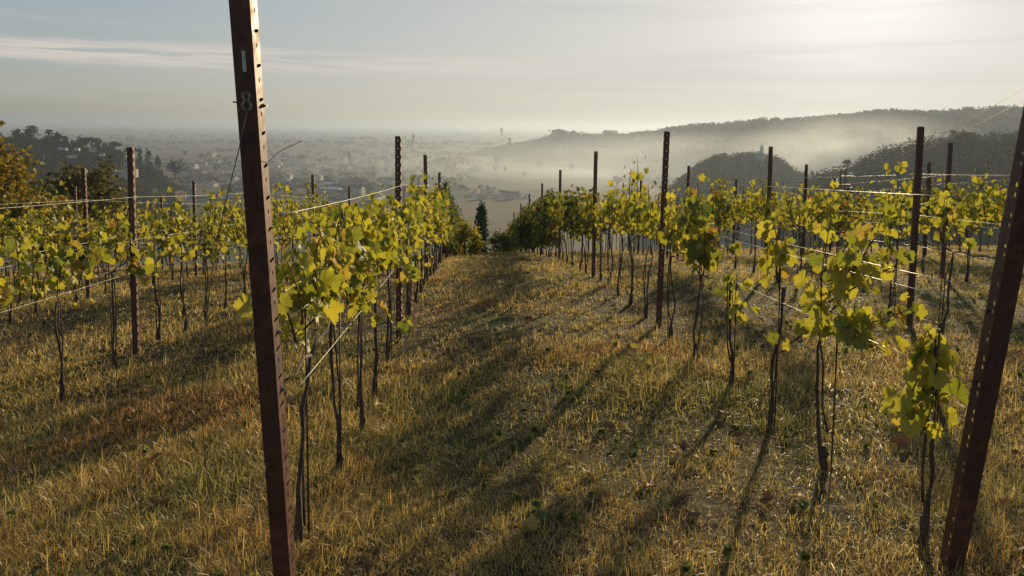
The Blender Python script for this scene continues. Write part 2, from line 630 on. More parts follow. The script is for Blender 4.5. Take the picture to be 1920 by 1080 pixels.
# ------------------------------------------------------------------ trees standing out on the hills
def stand(name, label, px, top, foot, D, kind, wpx, mat, seed, n=260, group=None):
    p0 = on(px, foot, D); p1 = on(px, top, D)
    h = (p1-p0).length
    rx = wpx/2/FOC*D
    th = h*(.12 if kind in ('cone', 'column') else .32 if kind == 'round' else .6)
    return tree(name, label, 'tree', p0, kind, rx, h-th, th, n, max(.3, rx*.2, D*.0016), mat, seed, group, 14 if kind != 'cone' else 24)


G = 'dark trees along the distant hill'
stand('cedar_tree', 'broad dark cedar, tallest crown on the distant hill beside the autumn tree', 60, 236, 274, 590, 'round', 24, M_DARK, 31, group=G)
stand('cedar_tree', 'dark conical cedar just past the tallest one on the distant hill', 93, 243, 278, 585, 'cone', 26, M_DARK, 32, group=G)
stand('pine_tree', 'small ragged pine at the hill crest just before the tallest cedar', 32, 242, 270, 590, 'round', 16, M_DARK, 33, group=G)
stand('cypress_tree', 'slim cypress, first of the thin pair beside the conical cedar', 108, 248, 280, 585, 'column', 6, M_DARK, 34, group=G)
stand('cypress_tree', 'slim cypress, second of the thin pair beside the conical cedar', 113, 252, 281, 585, 'column', 5, M_DARK, 35, group=G)
stand('cypress_tree', 'slim cypress, taller of two standing apart mid crest on the distant hill', 121, 254, 283, 584, 'column', 6, M_DARK, 36, group=G)
stand('cypress_tree', 'slim cypress, shorter of two standing apart mid crest on the distant hill', 126, 256, 283, 584, 'column', 5, M_DARK, 37, group=G)
stand('oak_tree', 'round dark oak at mid crest of the distant hill', 150, 256, 292, 580, 'round', 26, M_DARK, 38, group=G)
stand('umbrella_pine', 'flat topped umbrella pine in the middle of the distant hill crest', 172, 258, 290, 582, 'umbrella', 20, M_DARK, 39, group=G)
stand('oak_tree', 'broad rounded oak on the distant hill before the tall steel post', 193, 264, 298, 575, 'round', 30, M_DARK, 40, group=G)
stand('umbrella_pine', 'small umbrella pine on the distant hill just before the tall steel post', 216, 266, 296, 580, 'umbrella', 14, M_DARK, 41, group=G)
stand('umbrella_pine', 'umbrella pine on the downhill shoulder just past the tall steel post', 248, 277, 306, 570, 'umbrella', 22, M_DARK, 42, group=G)
stand('cypress_tree', 'cypress on the shoulder of the distant hill past the umbrella pine', 263, 278, 315, 570, 'column', 9, M_DARK, 43, group=G)
stand('spruce_tree', 'pointed dark spruce, tall one on the downhill shoulder', 279, 280, 324, 568, 'cone', 18, M_DARK, 44, group=G)
stand('spruce_tree', 'pointed dark spruce, last and lowest on the downhill shoulder', 296, 290, 328, 566, 'cone', 15, M_DARK, 45, group=G)
stand('dark_tree', 'dark rounded tree below the hill at the edge of the village', 329, 300, 338, 560, 'round', 26, M_DARK, 46, group=G)
G = 'trees breaking the skyline of the wooded slope'
stand('oak_tree', 'large rounded tree crowning the wooded slope beside the leaning rusty post', 1812, 250, 300, 270, 'round', 58, M_WOODS, 51, 900, G)
stand('oak_tree', 'ragged tree on the wooded slope half behind the leaning rusty post', 1904, 255, 300, 268, 'round', 46, M_WOODS, 52, 700, G)
stand('fir_tree', 'spiky fir on the lower skyline of the wooded slope', 1616, 296, 332, 275, 'cone', 24, M_WOODS, 53, 260, G)
stand('pine_tree', 'small bare stemmed pine above the power pole on the wooded slope', 1587, 299, 332, 276, 'umbrella', 12, M_WOODS, 54, 120, G)
stand('cypress_tree', 'tiny cypress, first of two in the saddle between knoll and slope', 1522, 319, 345, 420, 'column', 4, M_DARK, 55, 120, G)
stand('cypress_tree', 'tiny cypress, second of two in the saddle between knoll and slope', 1531, 321, 345, 420, 'column', 3.4, M_DARK, 56, 120, G)
G = 'trees breaking the skyline of the far ridge'
stand('ridge_tree', 'lone round tree detached from the wooded end of the far ridge', 1074, 245, 258, 1440, 'round', 8, M_WOODS, 57, 90, G)
stand('ridge_tree', 'pointed tree on the far ridge above the field trees', 955, 260, 276, 1440, 'cone', 9, M_WOODS, 58, 90, G)
stand('ridge_tree', 'broad dome of trees crowning the low end of the far ridge', 1048, 243, 262, 1440, 'round', 38, M_WOODS, 59, 300, G)
stand('ridge_tree', 'low dome of trees on the far ridge past the detached round tree', 1143, 245, 264, 1440, 'round', 30, M_WOODS, 60, 240, G)

# ------------------------------------------------------------------ buildings
def wall_mat(name, col):
    m, nt = material(name)
    n = nt.noise(objpos(nt), 1.5, 4)
    out(nt, principled(nt, nt.mix(smooth(nt, n, .35, .7), col, tuple(c*.78 for c in col)), .9))
    return m


M_W = [wall_mat('plaster_cream', (.52, .45, .35)), wall_mat('plaster_white', (.68, .66, .62)), wall_mat('plaster_rose', (.42, .29, .23)), wall_mat('plaster_grey', (.36, .35, .33))]
M_STONE = wall_mat('pale_stone', (.46, .40, .33))
m, nt = material('clay_tiles')
wv = nt.n('ShaderNodeTexWave'); wv.inputs['Scale'].default_value = 3.0
nt.put(wv.inputs[0], objpos(nt))
n = nt.noise(objpos(nt), 2.5, 4)
out(nt, principled(nt, nt.mix(.4, nt.ramp(n, [(.3, (.17, .075, .045)), (.7, (.27, .14, .09))]), wv.outputs[0], 'MULTIPLY'), .85))
M_ROOF = m
m, nt = material('grey_sheet_roof')
n = nt.noise(objpos(nt), 1.2, 3)
out(nt, principled(nt, nt.ramp(n, [(.3, (.36, .36, .36)), (.7, (.62, .62, .60))]), .4, .0))
M_ROOF2 = m
m, nt = material('dark_window_glass')
out(nt, principled(nt, (.03, .035, .04), .12, 0, .6))
M_GLASS = m


def house_proto(w_, l_, h_, pitch, wm, rm, storeys):
    root = bpy.data.objects.new('house', None)
    COL.objects.link(root)
    mb = MB()
    r_ = w_/2*pitch
    mb.add([(-w_/2,-l_/2,-2),(w_/2,-l_/2,-2),(w_/2,l_/2,-2),(-w_/2,l_/2,-2),(-w_/2,-l_/2,h_),(w_/2,-l_/2,h_),(w_/2,l_/2,h_),(-w_/2,l_/2,h_),(0,-l_/2,h_+r_),(0,l_/2,h_+r_)],
           [(0,1,5,8,4),(2,3,7,9,6),(1,2,6,5),(3,0,4,7)])
    link('wall', mb.mesh('house_wall', wm), root)
    mb = MB()
    e, t = .5, .22
    for s in (-1, 1):
        x1, z1 = s*(w_/2+e), h_-e*pitch
        a = [(0,-l_/2-e,h_+r_+.05),(x1,-l_/2-e,z1+.05),(x1,l_/2+e,z1+.05),(0,l_/2+e,h_+r_+.05)]
        b = [(x,y,z+t) for x,y,z in a]
        mb.add(a+b, [(0,1,2,3),(7,6,5,4),(0,4,5,1),(1,5,6,2),(2,6,7,3),(3,7,4,0)])
    rf = link('roof', mb.mesh('house_roof', rm), root)
    mb = MB(); mb.box((.8, -.4, h_), (1.5, .3, h_+r_+1.0))
    link('chimney', mb.mesh('house_chimney', wm), rf)
    for st in range(storeys):
        for k in range(2):
            y = -l_/2+l_*(k+.5)/2
            z = 1+st*2.9
            for lo, hi in (((-w_/2-.05, y-.5, z), (-w_/2+.02, y+.5, z+1.3)), ((w_/2-.02, y-.5, z), (w_/2+.05, y+.5, z+1.3)),
                           ((-w_/2+w_*(k+.5)/2-.45, -l_/2-.05, z), (-w_/2+w_*(k+.5)/2+.45, -l_/2+.02, z+1.3))):
                mb = MB(); mb.box(lo, hi)
                link('window', mb.mesh('house_window', M_GLASS), root)
    return root


protos = [(house_proto(9, 12, 6, .42, M_W[0], M_ROOF, 2), 'cream two storey house with clay tile roof in the hazy village'),
          (house_proto(8, 9, 3.4, .45, M_W[1], M_ROOF, 1), 'low white house with clay tile roof in the hazy village'),
          (house_proto(10, 20, 6.2, .38, M_W[2], M_ROOF, 2), 'long rose plastered house with clay tile roof in the hazy village'),
          (house_proto(14, 26, 5, .18, M_W[3], M_ROOF2, 1), 'pale shed with flat grey metal roof in the hazy village')]
rnd = random.Random(5)
HG = 'houses of the village in the valley'
placed = []
n_house = 0
used = [False]*4
spots = []
tries = 0
while len(spots) < 92 and tries < 6000:
    tries += 1
    px = rnd.choice([rnd.uniform(250, 760), rnd.uniform(480, 800), rnd.uniform(300, 1000)])
    d = rnd.choice([rnd.uniform(520, 800), rnd.uniform(560, 1250)])
    if px > 760 and (d > 760 or rnd.random() < .5): continue
    if px < 345 and d > 590: continue
    p = at(px, 300, d)
    if any((p.x-q[0])**2+(d-q[1])**2 < 21**2 for q in spots): continue
    spots.append((p.x, d))
for px, d in ((890, 585), (905, 560), (918, 600), (934, 572), (948, 590), (962, 566), (975, 596), (990, 575)):
    p = at(px, 300, d)
    spots.append((p.x, d))
for x, y in spots:
    k = rnd.choices([0, 1, 2, 3], [5, 4, 2.0, .8])[0]
    near_lane = x/y > -.06
    if near_lane: k = k % 2
    pr, lab = protos[k]
    o = copy_tree(pr) if used[k] else pr
    used[k] = True
    o.location = (x, y, float(ground_z(x, y)))
    o.rotation_euler.z = rnd.choice([0, 1.57, .4, 1.2, 2.2, -.5])+rnd.uniform(-.2, .2)
    s = rnd.uniform(.8, 1.1)*(.62 if k == 3 or near_lane else 1)
    o.scale = (s, s, s)
    tag(o, lab, 'house', HG)

# ruined stone tower with its low wing, on the flank of the cypress hill
tw = bpy.data.objects.new('stone_tower', None); COL.objects.link(tw)
tw.location = on(243, 322, 455)
tag(tw, 'pale square stone tower with dark windows below the cypress hill', 'tower')
mb = MB(); mb.box((-2.0, -2, -4), (2.0, 2, 8.0)); mb.box((-2.0, -2, 8.0), (-.9, 2, 8.7)); mb.box((.5, -2, 8.0), (2.0, 2, 8.9))
link('wall', mb.mesh('tower_wall', M_STONE), tw)
for z in (2.0, 5.2):
    for x in (-.9, .9):
        mb = MB(); mb.box((x-.4, -2.06, z), (x+.4, -1.96, z+1.3)); link('window', mb.mesh('tower_window', M_GLASS), tw)
mb = MB(); mb.box((-12.5, -1.5, -3), (-2.003, 1.6, .6)); mb.box((2.003, -1.5, -3), (4.0, 1.6, 1.4)); link('wing', mb.mesh('tower_wing', M_STONE), tw)
# white terrace walls and villas amid the hill trees
for i, (px, py, D, k, lab) in enumerate([(118, 281, 560, 3, 'long pale building among the trees near the hill crest'), (145, 281, 558, 1, 'small white villa among the hill trees beside the long pale building'),
                                         (191, 291, 545, 1, 'bright white villa lower on the tree covered hill'), (135, 296, 540, 3, 'white roofed shed below the long pale hill building'),
                                         (174, 283, 555, 0, 'cream house between the dark oaks on the hill')]):
    o = copy_tree(protos[k][0]); o.location = on(px, py, D); o.rotation_euler.z = 1.57+.2*i
    s = .2 if k == 3 else .30
    o.scale = (s, s, s)
    tag(o, lab, 'house', 'houses on the cypress hill')

# small domed chapel on the knoll
ch = bpy.data.objects.new('chapel', None); COL.objects.link(ch)
ch.location = on(1423, 302, 440)
tag(ch, 'small pale chapel with dome and spire on top of the wooded knoll', 'chapel')
mb = MB(); mb.box((-2.6, -2, -3), (2.6, 2, 3.4)); link('wall', mb.mesh('chapel_wall', M_W[3]), ch)
mb = MB(); mb.lathe([(2.9, 3.4), (2.9, 3.8), (2.3, 4.6), (1.3, 5.2), (.3, 5.5)], 14); link('dome', mb.mesh('chapel_dome', M_W[3], True), ch)
mb = MB(); mb.lathe([(1.0, 3.6), (1.0, 7.2), (1.25, 7.4), (.75, 8.4), (.18, 9.0), (.09, 11.2)], 8, (1.3, 0, 0)); link('spire', mb.mesh('chapel_spire', M_W[1]), ch)
# far bell tower and water tower on the plain
bt = bpy.data.objects.new('bell_tower', None); COL.objects.link(bt)
bt.location = at(775, 300, 1650); bt.location.z = PLAIN
tag(bt, 'thin far bell tower fading into haze beyond the second tall post', 'tower')
mb = MB(); mb.box((-2, -2, 0), (2, 2, 26)); link('shaft', mb.mesh('bell_shaft', M_W[3]), bt)
mb = MB(); mb.lathe([(2.6, 26), (2.6, 27), (.2, 38)], 8); link('spire', mb.mesh('bell_spire', M_ROOF), bt)
wt = bpy.data.objects.new('water_tower', None); COL.objects.link(wt)
wt.location = at(940, 260, 3000); wt.location.z = PLAIN
tag(wt, 'tiny water tower on the hazy horizon above the low end of ridge', 'tower')
mb = MB(); mb.lathe([(4, 0), (3, 30)], 10); link('shaft', mb.mesh('water_shaft', M_W[3]), wt)
mb = MB(); mb.lathe([(3, 30), (7, 36), (7, 46), (2, 50)], 14); link('tank', mb.mesh('water_tank', M_W[3]), wt)

# ------------------------------------------------------------------ valley trees
rng = np.random.default_rng(77)
vt = []
for k in range(4):
    t = tree('valley_tree', 'hazy round tree in the valley', 'tree', (0, 0, 0), 'round', [4.2, 5.5, 3.4, 4.8][k], [7, 8.5, 8, 6.5][k], 2.0, 190, .95, [M_WOODS, M_BUSH, M_WOODS, M_BUSH][k], 80+k, 'trees dotted over the valley', 14)
    vt.append(t)
vused = [False]*4


def valley(px, d, label, k, s=1.0):
    o = copy_tree(vt[k]) if vused[k] else vt[k]
    vused[k] = True
    p = at(px, 300, d)
    o.location = (p.x, d, float(ground_z(p.x, d))-.5)
    o.rotation_euler.z = px
    o.scale = (s, s, s)
    tag(o, label, 'tree', 'trees dotted over the valley')


valley(932, 1080, 'round tree alone in the brown field straight above the cypress', 0, 1.35)
valley(1013, 1010, 'round tree alone in the brown field just past the lone first one', 1, 1.0)
valley(1071, 950, 'smallest of the three round trees alone in the brown field', 2, 1.0)
valley(983, 820, 'hazy bush beside the track at the lower edge of brown field', 3, .7)
valley(1205, 760, 'tall round tree in the misty grove beside the wooded knoll', 1, 1.35)
valley(1190, 800, 'broad pale tree at the edge of the misty grove', 0, 1.3)
valley(1250, 740, 'low broad tree of the misty grove nearest the knoll', 3, 1.35)
valley(1222, 790, 'pointed pale tree behind the misty grove', 2, 1.2)
valley(1160, 720, 'low dark tree of the misty grove farthest from the knoll', 3, 1.1)
for px, d, s in ((818, 1000, 1.3), (828, 1010, 1.5), (842, 1020, 1.4), (853, 1010, 1.5), (866, 1030, 1.4), (877, 1020, 1.3), (806, 940, 1.2), (838, 900, 1.2), (850, 890, 1.1)):
    valley(px, d, 'dark rounded tree in the wooded strip beside the brown field', int(px) % 4, s)
for i in range(70):
    d = rnd.uniform(500, 1350)
    px = rnd.uniform(330, 800) if i < 56 else rnd.uniform(800, 1150)
    if d > 1000 and px < 345: continue
    valley(px, d, 'hazy round tree among the village houses and fields', i % 4, rnd.uniform(.6, 1.15))
# hedges and copses over the far plain
n = 5200
dd = np.exp(rng.uniform(np.log(620), np.log(9000), n)); pa = rng.uniform(-.72, .45, n)
x = dd*np.sin(pa); y = dd*np.cos(pa)
keep = (fbm(x/260, y/120, 21) + .25*(rng.uniform(size=n)-.5) > .53) & ~((pa > -.04) & (pa < .16) & (dd > 640) & (dd < 1330))
x, y, dd = x[keep], y[keep], dd[keep]
sz = rng.uniform(3, 6.5, len(x))*np.clip(dd/1500, .8, 1.7)
u = rng.normal(size=(len(x), 26, 3)); u /= np.linalg.norm(u, axis=2, keepdims=True); u *= rng.uniform(.5, 1, (len(x), 26, 1))
C = np.stack([x, y, np.full(len(x), PLAIN)+sz*.55], 1)[:, None, :] + u*np.stack([sz*1.5, sz, sz*.55], 1)[:, None, :]
V = cards(rng, C.reshape(-1, 3), np.repeat(sz*.3, 26))
tag(link('far_woods', mesh_np('far_woods', V, [quads(len(V))], M_WOODS)), kind='stuff')


# ------------------------------------------------------------------ near trees and shrubs
def ztree(x, y): return (x, y, float(ground_z(x, y, False)))


t = tree('autumn_tree', 'golden yellow autumn tree, tallest of those behind the vines', 'tree', ztree(-20.9, 27), 'round', 3.3, 5.3, .8, 12000, .12, M_GOLD, 91, clumps=90)
t = tree('hazel_tree', 'olive green bushy tree between the autumn tree and the cypress hill', 'tree', ztree(-22.8, 40), 'round', 2.3, 5.9, .6, 6500, .14, M_BUSH, 92, clumps=45)
t = tree('hazel_tree', 'dim green bush hugging the foot of the golden autumn tree', 'tree', ztree(-25.9, 41), 'round', 2.2, 5.2, .6, 5000, .14, M_BUSH, 93, clumps=36)
t = tree('hazel_tree', 'orange brown shrub low behind the vines below the autumn tree', 'tree', ztree(-15.8, 24.5), 'round', 1.9, 2.4, .4, 4200, .09, M_GOLD, 94, clumps=36)
x0 = at(903, 380, 38)
zz = float(ground_z(x0.x, 38))
t = tree('cypress_tree', 'dark cypress standing alone at the end of the grass aisle', 'tree', (x0.x, 38, zz), 'column', .36, x0.z-zz-.25, .25, 3600, .06, M_DARK, 95, clumps=90)
x0 = at(836, 343, 42)
zz = float(ground_z(x0.x, 42))
t = tree('cypress_tree', 'blunt dark cypress top showing between two posts above the yellow vines', 'tree', (x0.x, 42, zz), 'column', .42, x0.z-zz-.2, .25, 3000, .075, M_DARK, 96, clumps=60)
x0 = at(1000, 400, 23.5)
zz = float(ground_z(x0.x, 23.5))
t = tree('green_shrub', 'dense dark green shrub beside the far end of the grass aisle', 'shrub', (x0.x, 23.5, zz), 'round', .62, x0.z-zz-.1, .1, 3400, .045, M_LEAF_GREEN, 97, clumps=44)

x0 = at(872, 430, 21.5)
zz = float(ground_z(x0.x, 21.5))
t = tree('green_shrub', 'low olive shrub bulging from the far end of the row left of the cypress', 'shrub', (x0.x, 21.5, zz-.4), 'round', .58, 1.45, .0, 2000, .05, M_LEAF_MID, 98, clumps=40)
x0 = at(936, 440, 27)
zz = float(ground_z(x0.x, 27))
t = tree('green_shrub', 'small thin shrub just to the right of the lone cypress', 'shrub', (x0.x, 27, zz-.35), 'round', .48, 1.3, .0, 900, .05, M_LEAF_GREEN, 99, clumps=34)

# ------------------------------------------------------------------ trellis posts
def cell(mb, to3, u0, u1, v0, v1, hole=None):
    """a sheet-metal rectangle, pierced by an oval (cu, cv, ru, rv) when given"""
    if hole is None:
        mb.add([to3(u0, v0), to3(u1, v0), to3(u1, v1), to3(u0, v1)], [(0, 1, 2, 3)])
        return
    cu, cv, ru, rv = hole
    ang = [math.atan2(v-cv, u-cu) for u, v in ((u0, v0), (u1, v0), (u1, v1), (u0, v1))] + [2*math.pi*k/10-math.pi+.05 for k in range(10)]
    ang.sort()
    outer, inner = [], []
    for a in ang:
        c, s = math.cos(a), math.sin(a)
        tu = ((u1-cu)/c if c > 1e-9 else (u0-cu)/c if c < -1e-9 else 1e9)
        tv = ((v1-cv)/s if s > 1e-9 else (v0-cv)/s if s < -1e-9 else 1e9)
        t = min(tu, tv)
        outer.append(to3(cu+c*t, cv+s*t))
        inner.append(to3(cu+ru*c, cv+rv*s))
    n = len(ang)
    mb.add(outer+inner, [(i, (i+1) % n, n+(i+1) % n, n+i) for i in range(n)])


def post_mesh(name, wd, dp, z0, z1, pitch, web_hole=.004, round_hole=.0055, pair=False, tabs=.006, slot=True):
    mb = MB()
    nz = int((z1-z0)/pitch)
    web = lambda u, v: (u, -dp/2, v)
    for k in range(nz):
        v0 = z0+k*pitch
        cell(mb, web, -wd/2, wd/2, v0, v0+pitch, (0.0, v0+pitch*.5, web_hole, web_hole*1.2))
        for s in (-1, 1):
            fl = (lambda u, v, s=s: (s*wd/2, -dp/2+u, v))
            if pair:
                cell(mb, fl, 0, dp*.5, v0, v0+pitch*.5, (dp*.3, v0+pitch*.3, round_hole, round_hole*1.25))
                cell(mb, fl, 0, dp*.5, v0+pitch*.5, v0+pitch, (dp*.3, v0+pitch*.62, round_hole, round_hole*1.25))
                cell(mb, fl, dp*.5, dp, v0, v0+pitch)
            else:
                cell(mb, fl, 0, dp, v0, v0+pitch*.5, (dp*.55, v0+pitch*.3, dp*.62 if False else round_hole, round_hole*1.5))
                cell(mb, fl, 0, dp, v0+pitch*.5, v0+pitch, (dp*.56, v0+pitch*.72, dp*.40, .006) if slot else None)
            lp = (lambda u, v, s=s: (s*(wd/2-u), dp/2, v))
            cell(mb, lp, 0, wd*.2, v0, v0+pitch)
    for k in range(nz if tabs else 0):                                 # little wire hooks punched out of the sides
        v0 = z0+(k+.5)*pitch
        for s in (-1, 1):
            mb.add([(s*wd/2, -dp*.2, v0-pitch*.3), (s*(wd/2+tabs), -dp*.2, v0-pitch*.2), (s*(wd/2+tabs), -dp*.2, v0+pitch*.2), (s*wd/2, -dp*.2, v0+pitch*.3),
                    (s*wd/2, dp*.05, v0-pitch*.3), (s*(wd/2+tabs), dp*.05, v0-pitch*.2), (s*(wd/2+tabs), dp*.05, v0+pitch*.2), (s*wd/2, dp*.05, v0+pitch*.3)],
                   [(0,1,2,3), (7,6,5,4), (0,4,5,1), (1,5,6,2), (2,6,7,3), (3,7,4,0)])
    return mb.mesh(name, M_POST)


def solid(o, t=.0025):
    md = o.modifiers.new('sheet', 'SOLIDIFY')
    md.thickness = t
    md.offset = 0
    return o


ROW = {'L4': -8.22, 'L3': -5.71, 'L2': -3.20, 'L1': -0.725, 'R1': 1.87, 'R2': 4.33, 'R3': 6.84, 'R4': 9.35, 'R5': 11.86, 'R6': 14.37}
ROWNAME = {'L1': 'first row left of the aisle', 'L2': 'second row left of the aisle', 'L3': 'third row left of the aisle', 'L4': 'fourth row left of the aisle',
           'R1': 'first row right of the aisle', 'R2': 'second row right of the aisle', 'R3': 'third row right of the aisle', 'R4': 'fourth row right of the aisle',
           'R5': 'fifth row right of the aisle', 'R6': 'sixth row right of the aisle'}
POSTS = {'L1': [2.69, 7.1, 11.3, 15.7, 20, 24.2, 28.4], 'R1': [2.80, 7.4, 11.45, 15.9, 20, 24.2, 28.4, 32.6, 36.8, 41], 'L2': [2.9, 6.9, 10.7, 14.8, 18.8, 23.2, 27.4],
         'R2': [3.1, 7.27, 10.9, 15.2, 19.5, 23.7, 28], 'L3': [2.9, 6.9, 10.85, 15.1, 19.2, 23.2, 27.4], 'R3': [2.9, 6.7, 10.75, 15.35, 19.5, 23.7],
         'L4': [6.8, 11, 15.2, 19.4, 23.6], 'R4': [6.8, 11, 15.3, 19.4, 23.6], 'R5': [11, 15.2, 19.4, 23.6], 'R6': [15.2, 19.4, 23.6]}
ORD = ['first', 'second', 'third', 'fourth', 'fifth', 'sixth', 'seventh', 'eighth', 'ninth', 'tenth', 'eleventh', 'twelfth']


def rowx(r_, y): return ROW[r_] - .05*y - (.0045*max(0, y-8) if r_ == 'R1' else 0)


LINE_POST = post_mesh('steel_post', .048, .040, -.3, 2.04, .078, web_hole=.0042, round_hole=.004, tabs=.005, slot=False)
PG = 'steel trellis posts of the vineyard'
rnd = random.Random(9)
for r_, ds in POSTS.items():
    for i, d in enumerate(ds):
        if (r_ in ('L1', 'R1') and i == 0): continue
        x = rowx(r_, d); z = float(ground_z(x, d, False))
        pr = project((x, d, z+1.9)); pb = project((x, d, z))
        if pr is None or pr[0] < -60 or pr[0] > 1985: continue
        o = solid(link('steel_post', LINE_POST, None, (x, d, z)))
        o.rotation_euler = (R(rnd.uniform(-.6, 1.2)), R(rnd.uniform(-.8, .8)), R(rnd.uniform(-6, 6)))
        tag(o, 'dark perforated steel post, %s from the camera in the %s' % (ORD[i], ROWNAME[r_]), 'post', PG)

# the numbered end post, leaning towards the viewer
lx, ly = rowx('L1', 2.69)+.02, 2.69
lz = float(ground_z(lx, ly, False))
ep = bpy.data.objects.new('end_post', None); COL.objects.link(ep)
ep.location = (lx, ly, lz)
ep.rotation_euler = (R(9.0), 0, 0)
tag(ep, 'large rusty steel end post with stencilled number, close by on the left', 'post', 'leaning end posts of the rows')
solid(link('profile', post_mesh('end_profile', .062, .066, -.35, 2.75, .108, .0038, .0055, tabs=.0), ep))
def on_web(mb, polys, zc, h, w_, y=-.0362, xc=0.0):
    for pl in polys:
        mb.add([(xc+u*w_, y, zc+v*h) for u, v in pl]+[(xc+u*w_, y+.003, zc+v*h) for u, v in pl],
               [tuple(range(len(pl)))] + [(i, i+len(pl), (i+1) % len(pl)+len(pl), (i+1) % len(pl)) for i in range(len(pl))])
ZT = 2.19
n1 = MB(); on_web(n1, [[(-.5, -.5), (.5, -.5), (.5, .5), (-.5, .5)]], ZT-.178, .064, .0115, xc=.002)
link('painted_number', n1.mesh('number_one', M_PAINT), ep)
n8 = MB()
for zc, hh, ww in ((ZT-.286, .026, .015), (ZT-.315, .031, .019)):      # stencil: each loop of the 8 is two half rings
    for s in (-1, 1):
        o_, i_ = [], []
        for k in range(9):
            a = math.pi/2 - s*(.28+(math.pi-.56)*k/8)
            o_.append((math.cos(a)*1.0, math.sin(a)*.56))
            i_.append((math.cos(a)*.50, math.sin(a)*.34))
        for k in range(8):
            on_web(n8, [[o_[k], o_[k+1], i_[k+1], i_[k]]], zc, hh, ww)
link('painted_number', n8.mesh('number_eight', M_PAINT2), ep)
mb = MB(); mb.tube([(-.052, -.01, ZT-.308), (-.03, -.01, ZT-.31)], .0025, 6); link('nail', mb.mesh('nail', M_STAKE), ep)
for zb in (ZT-.322, 1.08, .86):
    mb = MB(); mb.tube([(.031, .016, zb), (.041, .016, zb)], .0075, 6); mb.tube([(.0405, .016, zb), (.047, .016, zb)], .0042, 8)
    link('bolt', mb.mesh('bolt', M_WIRE), ep)
mb = MB(); mb.tube([(.030, .02, 1.676), (.07, .02, 1.712), (.085, .02, 1.722), (.15, .03, 1.752)], .0012, 5); link('wire_end', mb.mesh('wire_end', M_STAKE), ep)

rx_, ry_ = rowx('R1', 2.80)+.02, 2.80
rz_ = float(ground_z(rx_, ry_, False))
ep2 = bpy.data.objects.new('end_post', None); COL.objects.link(ep2)
ep2.location = (rx_, ry_, rz_)
ep2.rotation_euler = (R(9.9), R(.5), R(-4))
tag(ep2, 'leaning rusty steel end post with pairs of bright holes, close by on the right', 'post', 'leaning end posts of the rows')
solid(link('profile', post_mesh('end_profile', .062, .060, -.35, 2.6, .108, .0048, .0078, pair=True, tabs=0), ep2))
for zb in (1.08, .80):
    mb = MB(); mb.tube([(-.031, .012, zb), (-.04, .012, zb)], .0075, 6); link('bolt', mb.mesh('bolt', M_STAKE), ep2)

# ------------------------------------------------------------------ trellis wires
WG = 'steel trellis wires of the vineyard'
LEV = [('lowest', .80), ('second', 1.10), ('third', 1.15), ('topmost', 1.50)]
for r_ in ('L3', 'L2', 'L1', 'R1', 'R2', 'R3', 'R4'):
    ds = POSTS[r_]
    for ln, h in LEV:
        if r_ not in ('L1', 'R1', 'L2') and ln == 'third': continue
        side = (.052 if r_ == 'L1' else .034 if r_ in ('L1', 'L2', 'L3') else -.034)*(-1 if ln == 'third' else 1)
        mb, pts = MB(), []
        for i, d in enumerate(ds[:5]):
            x = rowx(r_, d)
            z = float(ground_z(x, d, False))
            if r_ in ('L1', 'R1') and i == 0:
                a = R(9.0 if r_ == 'L1' else 9.9)
                q = Vector((x + side, d - h*math.sin(a), z + h*math.cos(a)))
            else:
                q = Vector((x + side*.8, d, z+h))
            if pts:
                p0 = pts[-1]
                for k in range(1, 8):
                    t = k/8
                    pts.append(p0.lerp(q, t) - Vector((0, 0, 4*t*(1-t)*.012)))
            pts.append(q)
        mb.tube(pts, .0012, 5)
        o = link('trellis_wire', mb.mesh('trellis_wire', M_WIRE, True))
        tag(o, '%s thin steel wire strung along the %s' % (ln, ROWNAME[r_]), 'wire', WG)
# loose tie wires at the numbered post
M_ep = Matrix.Translation(ep.location) @ ep.rotation_euler.to_matrix().to_4x4()
def tie(pts, label):
    mb = MB(); mb.tube(pts, .0017, 5)
    tag(link('tie_wire', mb.mesh('tie_wire', M_WIRE, True)), label, 'wire', 'loose tie wires at the numbered post')
a = M_ep @ Vector((.004, -.037, ZT-.325)); c_ = M_ep @ Vector((-.033, -.046, ZT-.46))
b = Vector((-1.25, 3.08, float(ground_z(-1.25, 3.08))-.02))
pts = [a, a.lerp(c_, .5)+Vector((.004, -.012, 0)), c_]
for k in range(1, 13):
    t = k/12
    pts.append(c_.lerp(b, t) - Vector((.10*4*t*(1-t)*(1-.5*t), .05*math.sin(3.1*t), .05*4*t*(1-t))))
tie(pts, 'long loose wire hanging from the painted number down to the grass')
a = M_ep @ Vector((-.02, -.036, .60)); b = Vector((a.x-.14, a.y+.02, float(ground_z(a.x-.14, a.y))-.02))
tie([a, a.lerp(b, .3)+Vector((-.004, -.01, 0)), a.lerp(b, .7)+Vector((-.006, -.01, 0)), b], 'short loose wire low on the numbered post running into the grass')

